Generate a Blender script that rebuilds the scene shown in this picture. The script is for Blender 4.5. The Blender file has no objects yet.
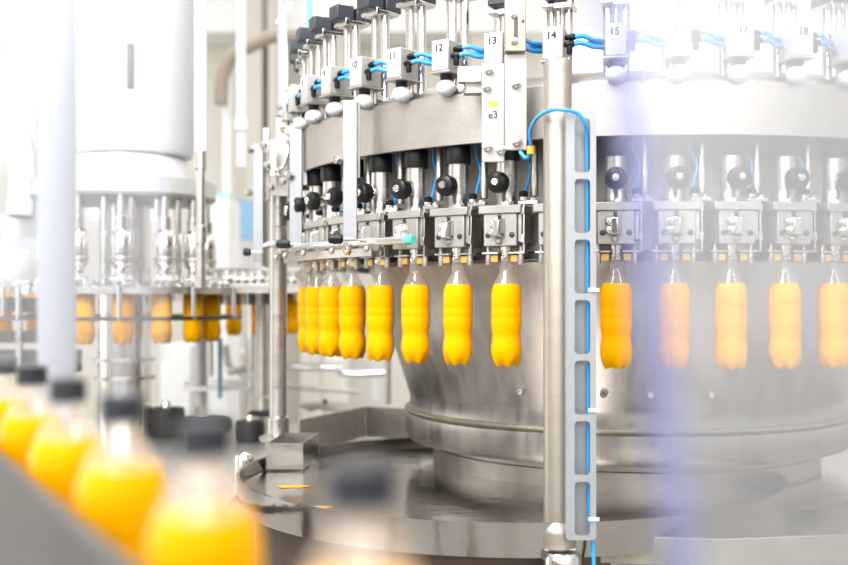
import bpy, math, random
from mathutils import Vector, Matrix
random.seed(7)
C = bpy.context.scene.collection
F, CX, YH, H = 1083.0, 424.0, 301.0, 1.35     # focal length in px, picture centre, horizon row, eye height
CC = (0.548, 3.009); R = 0.863                 # carousel axis and pitch radius
rad = math.radians

def at(px, py, d):
    return Vector(((px-CX)/F*d, d, H+(YH-py)/F*d))

# ---------------------------------------------------------------- materials
def new_mat(name):
    m = bpy.data.materials.new(name); m.use_nodes = True
    nt = m.node_tree; nt.nodes.clear()
    out = nt.nodes.new('ShaderNodeOutputMaterial')
    return m, nt, out
def principled(name, col, rough=.5, metal=0., bump=0., bscale=80., var=0., vscale=20., stretch=(1,1,1), coat=0., spec=None, rvar=0.):
    m, nt, out = new_mat(name)
    p = nt.nodes.new('ShaderNodeBsdfPrincipled')
    p.inputs['Base Color'].default_value = (*col, 1); p.inputs['Roughness'].default_value = rough
    p.inputs['Metallic'].default_value = metal; p.inputs['Coat Weight'].default_value = coat
    p.inputs['Coat Roughness'].default_value = .08
    if spec is not None: p.inputs['Specular IOR Level'].default_value = spec
    nt.links.new(p.outputs[0], out.inputs[0])
    if var or bump or rvar:
        tc = nt.nodes.new('ShaderNodeTexCoord'); mp = nt.nodes.new('ShaderNodeMapping')
        mp.inputs['Scale'].default_value = stretch
        nt.links.new(tc.outputs['Object'], mp.inputs[0])
        n = nt.nodes.new('ShaderNodeTexNoise'); n.inputs['Scale'].default_value = vscale; n.inputs['Detail'].default_value = 5
        nt.links.new(mp.outputs[0], n.inputs['Vector'])
        if var:
            r = nt.nodes.new('ShaderNodeMapRange')
            r.inputs['From Min'].default_value = .3; r.inputs['From Max'].default_value = .7
            r.inputs['To Min'].default_value = 1-var; r.inputs['To Max'].default_value = 1.0
            nt.links.new(n.outputs[0], r.inputs[0])
            mx = nt.nodes.new('ShaderNodeMix'); mx.data_type = 'RGBA'; mx.blend_type = 'MULTIPLY'; mx.inputs[0].default_value = 1
            mx.inputs[6].default_value = (*col, 1); nt.links.new(r.outputs[0], mx.inputs[7])
            nt.links.new(mx.outputs[2], p.inputs['Base Color'])
        if rvar:
            r2 = nt.nodes.new('ShaderNodeMapRange')
            r2.inputs['From Min'].default_value = .3; r2.inputs['From Max'].default_value = .7
            r2.inputs['To Min'].default_value = max(.03, rough-rvar); r2.inputs['To Max'].default_value = rough+rvar
            nt.links.new(n.outputs[0], r2.inputs[0]); nt.links.new(r2.outputs[0], p.inputs['Roughness'])
        if bump:
            n2 = nt.nodes.new('ShaderNodeTexNoise'); n2.inputs['Scale'].default_value = bscale; n2.inputs['Detail'].default_value = 4
            nt.links.new(mp.outputs[0], n2.inputs['Vector'])
            b = nt.nodes.new('ShaderNodeBump'); b.inputs['Strength'].default_value = bump; b.inputs['Distance'].default_value = .002
            nt.links.new(n2.outputs[0], b.inputs['Height']); nt.links.new(b.outputs[0], p.inputs['Normal'])
    return m
M = {}
M['steel']   = principled('brushed_steel', (.60,.57,.53), .32, 1, var=.18, vscale=9, stretch=(1,1,6), rvar=.07)
M['chrome']  = principled('polished_steel', (.76,.75,.73), .16, 1)
M['block']   = principled('machined_block_steel', (.47,.45,.42), .50, .75, var=.15, vscale=22, bump=.12)
M['dull']    = principled('dull_steel', (.56,.53,.49), .42, 1, var=.2, vscale=25, bump=.15)
M['band']    = principled('ring_band_steel', (.50,.465,.42), .48, 1, var=.16, vscale=14, bump=.35, bscale=45)
M['poststeel'] = principled('satin_post_steel', (.47,.43,.375), .46, 1, var=.12, vscale=7, stretch=(1,1,4), bump=.2)
M['kettle']  = principled('kettle_steel', (.60,.58,.555), .36, 1, var=.22, vscale=12, stretch=(3,3,.6), rvar=.08)
M['tray']    = principled('wet_tray_steel', (.40,.365,.33), .16, 1, var=.25, vscale=5, bump=1., bscale=10, rvar=.08)
M['deck']    = principled('pale_deck_steel', (.80,.79,.78), .35, 1, var=.15, vscale=6, bump=.2, bscale=20)
M['rim']     = principled('worn_rim_steel', (.50,.47,.37), .48, 1, var=.3, vscale=18, bump=.3, bscale=60)
M['dark']    = principled('dark_steel', (.10,.095,.09), .38, .8)
M['grey']    = principled('grey_metal_paint', (.62,.62,.61), .42, .35, var=.08)
M['alu']     = principled('anodised_aluminium', (.40,.405,.42), .45, .40, var=.05)
M['white']   = principled('white_paint', (.88,.88,.87), .35)
M['post']    = principled('pale_grey_post_paint', (.47,.48,.52), .4)
M['tankp']   = principled('white_tank_paint', (.60,.605,.63), .4)
M['bulb']    = principled('white_plastic', (.74,.74,.73), .35)
M['box']     = principled('cast_box_metal', (.50,.485,.46), .48, .35, var=.1, vscale=40)
M['black']   = principled('black_plastic', (.008,.008,.009), .38, spec=.3)
M['slate']   = principled('slate_plastic', (.030,.034,.042), .42)
M['rubber']  = principled('black_rubber', (.015,.014,.014), .6)
M['blue']    = principled('blue_hose_plastic', (.02,.33,.78), .28, coat=.4)
M['bluep']   = principled('blue_panel_paint', (.26,.46,.66), .5)
M['teal']    = principled('turquoise_plastic', (.12,.72,.55), .4)
M['orange']  = principled('orange_plastic', (.95,.42,.03), .4)
M['amber']   = principled('amber_gripper_plastic', (.72,.44,.12), .35, .2)
M['yellow']  = principled('yellow_sticker', (.95,.78,.05), .5)
M['stick']   = principled('white_sticker', (.93,.93,.93), .5)
M['ink']     = principled('dark_ink', (.02,.02,.04), .6)
M['brown']   = principled('brown_duct_paint', (.34,.28,.22), .5)
M['cream']   = principled('cream_wall_paint', (.80,.765,.69), .75, var=.05, vscale=1.5)
M['tan']     = principled('tan_pillar_paint', (.66,.62,.54), .7)
M['floor']   = principled('grey_resin_floor', (.50,.49,.47), .25, var=.12, vscale=2)
M['cap']     = principled('slate_grey_cap_plastic', (.013,.015,.022), .36)
M['railm']   = principled('grey_rail_steel', (.19,.185,.18), .36, 1, var=.2, vscale=8)
M['undershade']  = principled('undershade_brown', (.09,.06,.035), .45)  # dark brown carries the shade under the dish
M['beltm']   = principled('conveyor_belt_plastic', (.20,.17,.14), .45)

M['juice'] = principled('orange_juice',(1.0,.45,.0),.4,spec=.05)
def clear(name, tint, gloss, rough, fac, diff=0., dcol=(.9,.9,.92)):
    m, nt, out = new_mat(name)
    t = nt.nodes.new('ShaderNodeBsdfTransparent'); t.inputs[0].default_value = (*tint, 1)
    g = nt.nodes.new('ShaderNodeBsdfGlossy'); g.inputs[0].default_value = (*gloss, 1); g.inputs['Roughness'].default_value = rough
    mx = nt.nodes.new('ShaderNodeMixShader')
    if fac is None:
        fr = nt.nodes.new('ShaderNodeFresnel'); fr.inputs[0].default_value = 1.42
        mr = nt.nodes.new('ShaderNodeMapRange'); mr.inputs['To Min'].default_value = .0; mr.inputs['To Max'].default_value = .6
        mr.inputs['From Min'].default_value = .030
        ge = nt.nodes.new('ShaderNodeNewGeometry'); sb = nt.nodes.new('ShaderNodeMath'); sb.operation='SUBTRACT'; sb.inputs[0].default_value=1
        ml = nt.nodes.new('ShaderNodeMath'); ml.operation='MULTIPLY'
        nt.links.new(ge.outputs['Backfacing'], sb.inputs[1]); nt.links.new(fr.outputs[0], mr.inputs[0])
        nt.links.new(mr.outputs[0], ml.inputs[0]); nt.links.new(sb.outputs[0], ml.inputs[1]); nt.links.new(ml.outputs[0], mx.inputs[0])
    else: mx.inputs[0].default_value = fac
    nt.links.new(t.outputs[0], mx.inputs[1]); nt.links.new(g.outputs[0], mx.inputs[2])
    last = mx
    if diff:
        d = nt.nodes.new('ShaderNodeBsdfDiffuse'); d.inputs[0].default_value = (*dcol, 1)
        tr = nt.nodes.new('ShaderNodeBsdfTranslucent'); tr.inputs[0].default_value = (*dcol, 1)
        a = nt.nodes.new('ShaderNodeMixShader'); nt.links.new(d.outputs[0], a.inputs[1]); nt.links.new(tr.outputs[0], a.inputs[2])
        b = nt.nodes.new('ShaderNodeMixShader'); b.inputs[0].default_value = diff
        nt.links.new(mx.outputs[0], b.inputs[1]); nt.links.new(a.outputs[0], b.inputs[2]); last = b
    nt.links.new(last.outputs[0], out.inputs[0])
    return m
M['pet']   = clear('clear_bottle_plastic', (.97,.97,.97), (1,1,1), .06, None)
M['milky_neck']  = clear('milky_bottle_plastic', (.95,.95,.95), (1,1,1), .08, .10, .16, (.95,.94,.92))  # white scatter makes the neck and upper shoulder paler
M['acr']   = clear('scuffed_acrylic', (.97,.98,1.0), (1,1,1), .30, .22, .045)
M['acr2']  = clear('hazy_acrylic', (.96,.97,1.0), (1,1,1), .30, .06, .07)
M['lilac'] = clear('lilac_reflection', (.84,.85,.98), (.8,.82,1), .3, .05, .27, (.46,.48,.72))  # lilac tint stands for a blue reflection on the door

# ---------------------------------------------------------------- mesh builder
class MB:
    def __init__(s): s.v=[]; s.f=[]
    def add(s, vs, fs, mat=None):
        o=len(s.v)
        s.v += [tuple(mat @ Vector(v)) if mat is not None else tuple(v) for v in vs]
        s.f += [tuple(i+o for i in f) for f in fs]; return s
    def box(s, x0,x1,y0,y1,z0,z1, mat=None):
        vs=[(x,y,z) for z in (z0,z1) for y in (y0,y1) for x in (x0,x1)]
        return s.add(vs, [(0,2,3,1),(4,5,7,6),(0,1,5,4),(2,6,7,3),(0,4,6,2),(1,3,7,5)], mat)
    def lathe(s, prof, n=32, c=(0,0,0), mat=None, mod=None, close=False, a0=0., a1=None):
        full = a1 is None; m = n if full else n+1
        span = 2*math.pi if full else a1-a0
        vs=[]; fs=[]
        for (r,z) in prof:
            for i in range(m):
                a=a0+span*i/n; rr,zz=(r,z) if mod is None else mod(r,z,a)
                vs.append((c[0]+rr*math.cos(a), c[1]+rr*math.sin(a), c[2]+zz))
        k=len(prof)
        for j in range(k if close else k-1):
            j2=(j+1)%k
            for i in range(n):
                i2=(i+1)%m if full else i+1
                fs.append((j*m+i, j*m+i2, j2*m+i2, j2*m+i))
        if full and not close:
            if prof[0][0]>1e-6: fs.append(tuple(range(m))[::-1])
            if prof[-1][0]>1e-6: fs.append(tuple((k-1)*m+i for i in range(m)))
        if not full and close:
            fs.append(tuple(j*m for j in range(k))); fs.append(tuple(j*m+n for j in range(k))[::-1])
        return s.add(vs, fs, mat)
    def cyl(s, p0, p1, r, n=20, r1=None):
        p0=Vector(p0); p1=Vector(p1); d=p1-p0
        q=d.to_track_quat('Z','Y').to_matrix().to_4x4(); q.translation=p0
        L=d.length
        return s.lathe([(r,0),(r if r1 is None else r1,L)], n, mat=q)
    def lathe_ax(s, prof, p0, p1, n=24):
        p0=Vector(p0); d=Vector(p1)-p0
        q=d.to_track_quat('Z','Y').to_matrix().to_4x4(); q.translation=p0
        return s.lathe(prof, n, mat=q)
    def sphere(s, c, r, n=20, sz=1.):
        pr=[(r*math.sin(math.pi*i/12)+(1e-7 if i in(0,12) else 0), -r*sz*math.cos(math.pi*i/12)) for i in range(13)]
        return s.lathe(pr, n, c)
    def tube(s, pts, r, n=10, sub=6):
        P=[Vector(p) for p in pts]
        if len(P)>2:
            Q=[P[0]*2-P[1]]+P+[P[-1]*2-P[-2]]; out=[]
            for i in range(1,len(Q)-2):
                a,b,c,d=Q[i-1:i+3]
                for t in range(sub):
                    u=t/sub; out.append(.5*((2*b)+(c-a)*u+(2*a-5*b+4*c-d)*u*u+(3*b-a-3*c+d)*u**3))
            out.append(P[-1]); P=out
        up=Vector((0,0,1)); vs=[]; fs=[]
        prev=None
        for i,p in enumerate(P):
            t=(P[min(i+1,len(P)-1)]-P[max(i-1,0)]).normalized()
            if prev is None:
                s1=t.cross(up); 
                if s1.length<.1: s1=t.cross(Vector((1,0,0)))
            else: s1=prev-t*prev.dot(t)
            s1.normalize(); s2=t.cross(s1); prev=s1
            for k in range(n):
                a=2*math.pi*k/n; vs.append(p+s1*r*math.cos(a)+s2*r*math.sin(a))
        for i in range(len(P)-1):
            for k in range(n):
                k2=(k+1)%n; fs.append((i*n+k,i*n+k2,(i+1)*n+k2,(i+1)*n+k))
        fs.append(tuple(range(n))[::-1]); fs.append(tuple((len(P)-1)*n+k for k in range(n)))
        return s.add(vs, fs)
    def build(s, name, mat, parent=None, loc=None, bevel=0, origin=None):
        me=bpy.data.meshes.new(name)
        vs=s.v
        if origin is not None:
            o0=Vector(origin); vs=[tuple(Vector(v)-o0) for v in vs]
        me.from_pydata(vs, [], s.f); me.update()
        import bmesh
        bm=bmesh.new(); bm.from_mesh(me); bmesh.ops.recalc_face_normals(bm, faces=bm.faces); bm.to_mesh(me); bm.free()
        me.shade_smooth(); me.set_sharp_from_angle(angle=rad(38))
        me.materials.append(M[mat] if isinstance(mat,str) else mat)
        ob=bpy.data.objects.new(name, me); C.objects.link(ob)
        if origin is not None: ob.location=origin
        if loc is not None: ob.location=loc
        if parent is not None: ob.parent=parent
        if bevel:
            b=ob.modifiers.new('bevel','BEVEL'); b.width=bevel; b.segments=2; b.limit_method='ANGLE'; b.angle_limit=rad(50)
        return ob
def tag(o, label, cat, group=None, kind=None):
    if label: o['label']=label
    if cat: o['category']=cat
    if group: o['group']=group
    if kind: o['kind']=kind
    return o
def struct(o): o['kind']='structure'; return o
def thing(name, loc, label, cat, group=None, rz=0):
    o=bpy.data.objects.new(name, None); C.objects.link(o); o.location=loc; o.rotation_euler=(0,0,rz); o.empty_display_size=.05
    return tag(o,label,cat,group)
def copy_tree(o, parent=None):
    c=o.copy(); C.objects.link(c)
    if parent is not None: c.parent=parent
    for ch in list(o.children): copy_tree(ch, c)
    return c
def pb(root, mb, name, mat, bevel=0):          # part built in world coordinates under a root Empty (no rotation)
    mb.v=[tuple(Vector(v)-root.location) for v in mb.v]
    return mb.build(name, mat, root, bevel=bevel)
def text_mesh(txt, size, mat, name, bold=0.0009):
    cu=bpy.data.curves.new(name,'FONT'); cu.body=txt; cu.size=size; cu.align_x='CENTER'; cu.align_y='CENTER'
    cu.extrude=.0002; cu.offset=bold
    tmp=bpy.data.objects.new('tmp',cu); C.objects.link(tmp)
    dg=bpy.context.evaluated_depsgraph_get(); me=bpy.data.meshes.new_from_object(tmp.evaluated_get(dg)); me.name=name
    bpy.data.objects.remove(tmp); bpy.data.curves.remove(cu)
    me.materials.clear(); me.materials.append(M[mat])
    ob=bpy.data.objects.new(name,me); C.objects.link(ob); return ob

# ---------------------------------------------------------------- setting
struct(MB().box(-7,8,-3,10.2,-.1,0).build('floor','floor'))
struct(MB().box(-7,8,10.0,10.2,0,5.2).build('wall_back','cream'))
struct(MB().box(-7.2,-7,-3,10.2,0,5.2).build('wall_left','cream'))
struct(MB().box(8,8.2,-3,10.2,0,5.2).build('wall_right','cream'))
# wall pilasters and a dark recess seen between the pipes
for i,(a,b,mt,dd) in enumerate(((246,262,'tan',9.3),(268,277,'tan',9.3),(316,345,'tan',9.5),(470,500,'tan',9.5))):
    p0=at(a,300,dd); p1=at(b,300,dd)
    struct(MB().box(p0.x,p1.x,dd,dd+.4,0,4.8).build('trim_%d'%(i+1),mt))
p=at(262,300,9.4)
struct(MB().box(p.x-2.6,p.x+8.6,9.45,9.98,H+2.35,H+2.75).build('trim_5','white'))
# lit window in the far wall
mw,nt,out=new_mat('daylight_window'); e=nt.nodes.new('ShaderNodeEmission'); e.inputs[0].default_value=(.97,.98,1,1); e.inputs[1].default_value=2.2
nt.links.new(e.outputs[0],out.inputs[0]); M['window']=mw
for i,(x0,x1,y0,y1) in enumerate(((-40,60,60,150),(92,160,186,218),(560,690,30,150),(740,880,30,150))):
    a=at(x0,y1,9.95); b=at(x1,y0,9.95)
    struct(MB().box(a.x,b.x,9.93,9.99,a.z,b.z).build('window_%d'%(i+1),'window'))

# ---------------------------------------------------------------- juice bottle
def petal(r,z,a):
    if z<.030:
        k=(1-z/.030); w=(1-math.cos(5*a))/2
        return r*(1-.16*k*w), z+.0048*k*w*(1 if r>.004 else 0)+(.006*k if r<.02 and z<.004 else 0)
    return r,z
BP=[(1e-6,.004),(.010,.003),(.019,.000),(.0235,.0005),(.0275,.006),(.0310,.016),(.0326,.027),(.0330,.036),(.0322,.047),(.0303,.057),
    (.0297,.064),(.0302,.071),(.0318,.080),(.0325,.088),(.0326,.100),(.0320,.1025),(.0326,.105),(.0327,.118),(.0321,.1205),(.0327,.123),(.0327,.146),(.0318,.156),(.0297,.164),
    (.0268,.171),(.0228,.179),(.0180,.188),(.0138,.196),(.0127,.200)]
NECK=[(.0127,.203),(.0163,.2035),(.0163,.2053),(.0130,.206),(.0130,.210),(.0140,.2105),(.0140,.2125),(.0128,.213),(.0128,.220)]
def make_bottle(cap=False, name='juice_bottle'):
    b=MB().lathe([p for p in BP if p[1]<=.1712], 60, mod=petal)
    b.f=[f for f in b.f if len(f)<20]; b=b.build(name,'pet')
    nk=MB().lathe([p for p in BP if p[1]>=.1708]+NECK, 48); nk.f=[f for f in nk.f if len(f)<20]; nk.build('neck','milky_neck',b)
    inner=[(max(r-.0009,1e-6), z+.0008) for r,z in BP if z<=.1712]
    inner+= [(.0262,.1722),(1e-6,.1722)]
    MB().lathe(inner, 60, mod=petal).build('juice','juice',b)
    if cap:
        cp=[(1e-6,.2225),(.0125,.2225),(.0145,.2215),(.0150,.2195),(.0152,.206),(.0155,.2035),(.0138,.2030)]
        MB().lathe(cp[::-1],40).build('cap','cap',b)
    return b
TH=[-1.36962193+k*math.pi/24 for k in range(-5,18)]
def th(k): return -1.36962193+k*math.pi/24
def ring(k, r, z):
    t=th(k); return Vector((CC[0]+r*math.sin(t), CC[1]-r*math.cos(t), H+z))
names={4:'the valve numbered 10',5:'the valve numbered 11',6:'the valve numbered 12',7:'the valve numbered 13',8:'the valve numbered 14'}
ordl={3:'first',2:'second',1:'third',0:'fourth',-1:'fifth',-2:'sixth',-3:'seventh'}
ordr={9:'first',10:'second',11:'third',12:'fourth',13:'fifth',14:'sixth'}
proto=None
for k in range(-1,14):
    if proto is None: proto=b=make_bottle()
    else: b=copy_tree(proto)
    b.location=ring(k,R,-.1366); b.rotation_euler=(0,0,th(k)+k*.4)
    if k in names: lab='orange juice bottle without cap hanging by its neck under '+names[k]
    elif k<4: lab='orange juice bottle on the carousel, %s one left of the bottle under valve 10'%ordl[k]
    elif k==9: lab='vivid orange juice bottle hanging just right of the slotted cable channel'
    else: lab='paler orange juice bottle seen through the hazy guard, %s hanging right of the cable channel'%ordr[k]
    tag(b,lab,'bottle','juice bottles hanging around the filling carousel')

# ---------------------------------------------------------------- filling valve
HB=.066
def hz(mb):   # bring camera-relative heights down to the root's base
    mb.v=[(x,y,z-HB) for x,y,z in mb.v]; return mb
def bolt_mb(c, r=.005, h=.004, axis=(0,-1,0)):
    c=Vector(c); a=Vector(axis)
    return MB().lathe_ax([(r*1.5,0),(r*1.5,h*.25),(r,h*.3),(r,h),(r*.55,h*1.15),(r*.5,h*.7),(1e-6,h*.7)], c, c+a, 12)
root=bpy.data.objects.new('filling_valve',None); C.objects.link(root)
hz(MB().box(-.036,.036,-.036,.03,.112,.178).box(-.046,.046,-.040,.03,.178,.1945)).build('valve_block','block',root,bevel=.0015)
hz(MB().box(.0365,.0445,-.030,.025,.120,.177)).build('side_plate','dull',root,bevel=.001)
hz(MB().box(.047,.0512,-.030,-.020,.096,.198).box(.044,.052,-.034,-.018,.118,.135).box(.044,.052,-.034,-.018,.176,.190)).build('side_rail','steel',root,bevel=.0007)
cb=MB()
cb.add([(-.013,-.036,.128),(.012,-.036,.128),(.012,-.036,.170),(-.013,-.036,.170),(-.010,-.052,.132),(.004,-.056,.132),(.004,-.056,.163),(-.010,-.052,.163)],
       [(0,1,2,3),(4,7,6,5),(0,4,5,1),(1,5,6,2),(2,6,7,3),(3,7,4,0)])
cl=hz(cb).build('clamp','chrome',root,bevel=.002)
for z in (.139,.156): hz(bolt_mb((-.0145,-.040,z),.0046,.010)).build('bolt','chrome',cl)
hz(MB().lathe_ax([(.0075,0),(.0075,.002),(.004,.006),(1e-6,.006)],(-.002,-.036,.122),(-.002,-1,.122),16)).build('drain_nipple','rim',root)
for x in (-.026,.026): hz(bolt_mb((x,-.036,.134),.0040,.003)).build('socket_screw','dark',root)
hz(bolt_mb((-.001,-.036,.173),.0030,.003)).build('socket_screw','dark',root)
hz(MB().lathe([(.0095,.082),(.0125,.0825),(.0135,.086),(.0135,.092),(.0118,.094),(.0118,.104),(.0145,.1045),(.0145,.112)],28)).build('filling_nozzle','chrome',root)
for s in (-1,1):
    x0,x1=sorted((s*.012,s*.047))
    g=hz(MB().box(x0,x1,-.020,-.002,.0965,.1005)).build('gripper_arm','chrome',root,bevel=.0008)
    a0,a1=sorted((s*.014,s*.030))
    hz(MB().box(a0,a1,-.014,.004,.0795,.0945)).build('gripper_pad','amber',g,bevel=.0015)
    hz(MB().lathe([(.0055,.074),(.006,.076),(.006,.0965),(.0045,.104),(.0045,.112)],14,c=(s*.036,-.010,0))).build('gripper_pin','dull',g)
hz(MB().lathe([(.0225,.1945),(.0225,.205),(.0212,.207),(.0212,.224),(.0218,.2245),(.0218,.227),(.0212,.2275),(.0212,.256),(.0218,.2565),(.0218,.259),(.0212,.2595),(.0212,.290)],32)).build('valve_cylinder','steel',root)
hz(MB().lathe([(.0262,.288),(.0268,.290),(.0268,.327),(.0262,.329)],32)).build('collar','black',root)
kn=hz(MB().lathe_ax([(.0185,0),(.0215,.003),(.0222,.009),(.0222,.018),(.0205,.024),(.0150,.028),(.0075,.0285)],(0,-.034,.240),(0,-1,.240),28)).build('knob','black',root)
hz(MB().lathe_ax([(.0085,0),(.0085,.003),(.0062,.006),(1e-6,.0062)],(0,-.0615,.240),(0,-1,.240),16)).build('knob_cap','chrome',kn)
hz(MB().lathe_ax([(.010,0),(.010,.006),(.0135,.007),(.0135,.0155)],(0,-.019,.240),(0,-1,.240),16)).build('knob_stem','chrome',kn)
hz(MB().lathe([(.0085,.215),(.0085,.262),(.0078,.263),(.0078,.420)],18,c=(.0565,.012,0))).build('guide_rod','dull',root)
hz(MB().box(.030,.072,-.012,.006,.197,.2045).lathe([(.008,.2045),(.008,.212),(.0065,.2135)],14,c=(.040,-.006,0)).lathe([(.0065,.2045),(.0065,.210)],12,c=(.060,-.004,0))).build('link_arm','chrome',root,bevel=.0008)
hz(MB().lathe([(.0085,.2135),(.0095,.215),(.0095,.222),(.007,.2245)],16,c=(.040,-.006,0))).build('adjusting_cap','black',root)
hz(MB().tube([(.030,.020,.330),(.034,.022,.300),(.048,.014,.272),(.040,.012,.235),(.034,.012,.210)],.0032)).build('blue_hose','blue',root)
# above the band
nb=hz(MB().box(-.0205,.0205,-.072,-.014,.474,.538)).build('number_box','box',root,bevel=.002)
hz(MB().box(-.0150,.0105,-.0728,-.0721,.508,.533)).build('number_sticker','stick',nb)
hz(MB().box(-.024,.024,-.074,-.004,.4695,.4735)).build('base_plate','dull',root,bevel=.0008)
hz(MB().lathe([(.012,.459),(.013,.461),(.013,.4695)],18,c=(0,-.046,0))).build('bulb_neck','black',root)
hz(MB().sphere((0,-.046,.4425),.0215,22,.82)).build('air_bulb','bulb',root)
for z,dy in ((.520,-.048),(.504,-.058)):
    hz(MB().lathe_ax([(.0045,0),(.0055,.002),(.0055,.006),(.0068,.007),(.0068,.018),(.0045,.021)],(.0205,dy,z),(.5,dy+.0,z),14)).build('hose_fitting','black',root)
    hz(MB().tube([(.040,dy,z),(.056,dy+.006,z+.002),(.072,dy+.016,z-.004),(.094,dy+.034,z-.004)],.0048)).build('blue_hose','blue',root)
hz(MB().lathe([(.0052,.484),(.0060,.486),(.0060,.500)],12,c=(.0315,-.058,0))).build('fitting_elbow','black',root)
hz(MB().tube([(.040,-.040,.512),(.058,-.034,.508),(.080,-.020,.512),(.100,.004,.500)],.0046)).build('blue_hose','blue',root)
up=[]
hz_t=MB()
for x in (-.0165,.0165): up.append(hz(MB().lathe([(.0100,.440),(.0100,.640)],20,c=(x,0,0))).build('lift_tube','chrome',root))
up.append(hz(MB().lathe([(.0060,.440),(.0060,.640)],14,c=(0,-.016,0))).build('piston_rod','steel',root))
up.append(hz(MB().box(-.030,.030,-.032,.030,.638,.646).box(-.006,.030,-.034,-.026,.634,.650)).build('top_plate','chrome',root,bevel=.001))
up.append(hz(MB().box(-.021,.021,-.052,-.007,.648,.682)).build('solenoid','slate',root,bevel=.003))
up.append(hz(MB().box(-.021,.021,.001,.045,.648,.680)).build('solenoid','slate',root,bevel=.003))
up.append(hz(MB().box(-.017,.017,-.007,.001,.650,.677)).build('solenoid_seal','black',root))
upn=[o.name for o in up]

def place_valve(rt,k):
    t=th(k); rt.location=(CC[0]+R*math.sin(t), CC[1]-R*math.cos(t), H+HB); rt.rotation_euler=(0,0,t)
    if k in names: lab='steel filling valve with sticker number %d on its light grey box'%(k+6)
    elif k<4: lab='steel filling valve with black knob, %s to the left of the one numbered 10'%ordl[k]
    elif k==9: lab='steel filling valve just right of the slotted cable channel, above the vivid orange bottle'
    else: lab='pale filling valve behind the hazy guard, %s right of the cable channel'%ordr[k]
    tag(rt,lab,'filling valve','filling valves around the carousel')
    tx=text_mesh(str(k+6),.0205,'ink','digits')
    tx.parent=[c for c in rt.children if c.name.startswith('number_box')][0]
    tx.location=(-.0022,-.0731,.5205-HB); tx.rotation_euler=(rad(90),0,0)
    if k>=7:
        for c in rt.children:
            if c.name.split('.')[0] in ('lift_tube','piston_rod','top_plate','solenoid','solenoid_seal'): c.location.z=-.050
valves=[root]+[copy_tree(root) for k in range(-2,15)]
for rt,k in zip(valves,range(-3,15)): place_valve(rt,k)

# ---------------------------------------------------------------- carousel body
ctr=(CC[0],CC[1],H)
bd=MB().lathe([(.892,.324),(.900,.324),(.900,.430),(.892,.430)],160,c=ctr,close=True).build('ring_band','band',bevel=.0015)
tag(bd,'broad flat steel band ringing the top of the filling carousel','machine ring')
rt=MB().lathe([(.70,.405),(.884,.405),(.884,.430),(.868,.452),(.840,.464),(.80,.468),(.74,.462),(.70,.44)],128,c=ctr,close=True).build('ring_duct','band')
tag(rt,'rounded pale steel ring duct behind the band, below the numbered boxes','machine duct')
dr=thing('carousel_drum',(CC[0],CC[1],H-.46),'large tapered steel drum behind the hanging bottles with a flanged skirt','machine drum')
pb(dr,MB().lathe([(.700,.085),(.683,.05),(.590,-.248),(.587,-.252),(.587,-.290)],160,c=ctr),'cone','kettle')
pb(dr,MB().lathe([(.587,-.286),(.600,-.288),(.603,-.293),(.600,-.298),(.594,-.300)],160,c=ctr),'weld_bead','rim')
pb(dr,MB().lathe([(.594,-.298),(.600,-.303),(.600,-.355),(.590,-.372),(.560,-.374),(.55,-.36)],160,c=ctr),'skirt','kettle')
pb(dr,MB().lathe([(.515,-.360),(.515,-.395),(.522,-.397),(.522,-.448)],120,c=ctr),'pedestal','dull')
pb(dr,MB().lathe([(.66,.085),(.66,.10),(.79,.10),(.80,.104),(.80,.185),(.73,.186),(.70,.19),(.70,.405)],128,c=ctr),'inner_wall','dull')
pb(dr,MB().lathe([(.775,.086),(.842,.086),(.842,.099),(.775,.099)],140,c=ctr,close=True),'gripper_ring','dark')
for k in (6.15,8.6,9.9,11.6):
    r0=.632; z=-.205+(.03 if k==8.6 else 0)
    t=th(k); c=Vector((CC[0]+(.604)*math.sin(t),CC[1]-(.604)*math.cos(t),H-.208)); a=Vector((math.sin(t),-math.cos(t),-.1))
    pb(dr,MB().lathe_ax([(.009,0),(.009,.003),(.0065,.008),(.0045,.008),(.004,.004),(1e-6,.004)],c,c+a,14),'drain_plug','chrome')
# upper column above heads
# ---------------------------------------------------------------- drip table
tb=thing('drip_table',(CC[0],CC[1],H-.50),'wide round wet steel drip table under the filling carousel','machine table')
n=20
def poly(r,z,a): return r,z
pb(tb,MB().lathe([(.40,-.4485),(.985,-.4485),(.990,-.440),(1.0,-.440),(1.0,-.4485),(1.0,-.500),(.40,-.500)],n,c=ctr,close=True),'table_top','tray')
pb(tb,MB().lathe([(1.0005,-.4405),(1.008,-.4405),(1.008,-.492),(1.0005,-.492)],n,c=ctr,close=True),'table_rim','rim',bevel=.001)
for a in (-150,-95,-60,-20):
    x=CC[0]+.85*math.cos(rad(a)); y=CC[1]+.85*math.sin(rad(a))
    pb(tb,MB().cyl((x,y,.0),(x,y,H-.50),.035,24),'leg','steel')
pb(tb,MB().lathe([(.535,-.4480),(.535,-.443),(.72,-.443),(.72,-.4480)],80,c=ctr,a0=rad(-120),a1=rad(-20),close=True),'inner_cover','tray')
dc=(.20,2.62)
ds=thing('transfer_dish',(dc[0],dc[1],H-.475),'round rimmed steel dish jutting out left of the drum, with two flat orange patches','machine tray')
pb(ds,MB().lathe([(1e-6,-.437),(.630,-.437),(.638,-.405),(.645,-.405),(.641,-.470),(1e-6,-.470)],96,c=(dc[0],dc[1],H)),'dish','tray')
pb(ds,MB().lathe([(.60,-1.30),(.60,-.471)],64,c=(dc[0],dc[1],H)),'undershade_drum','undershade')  # dark drum added for the shade below the dish
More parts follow.
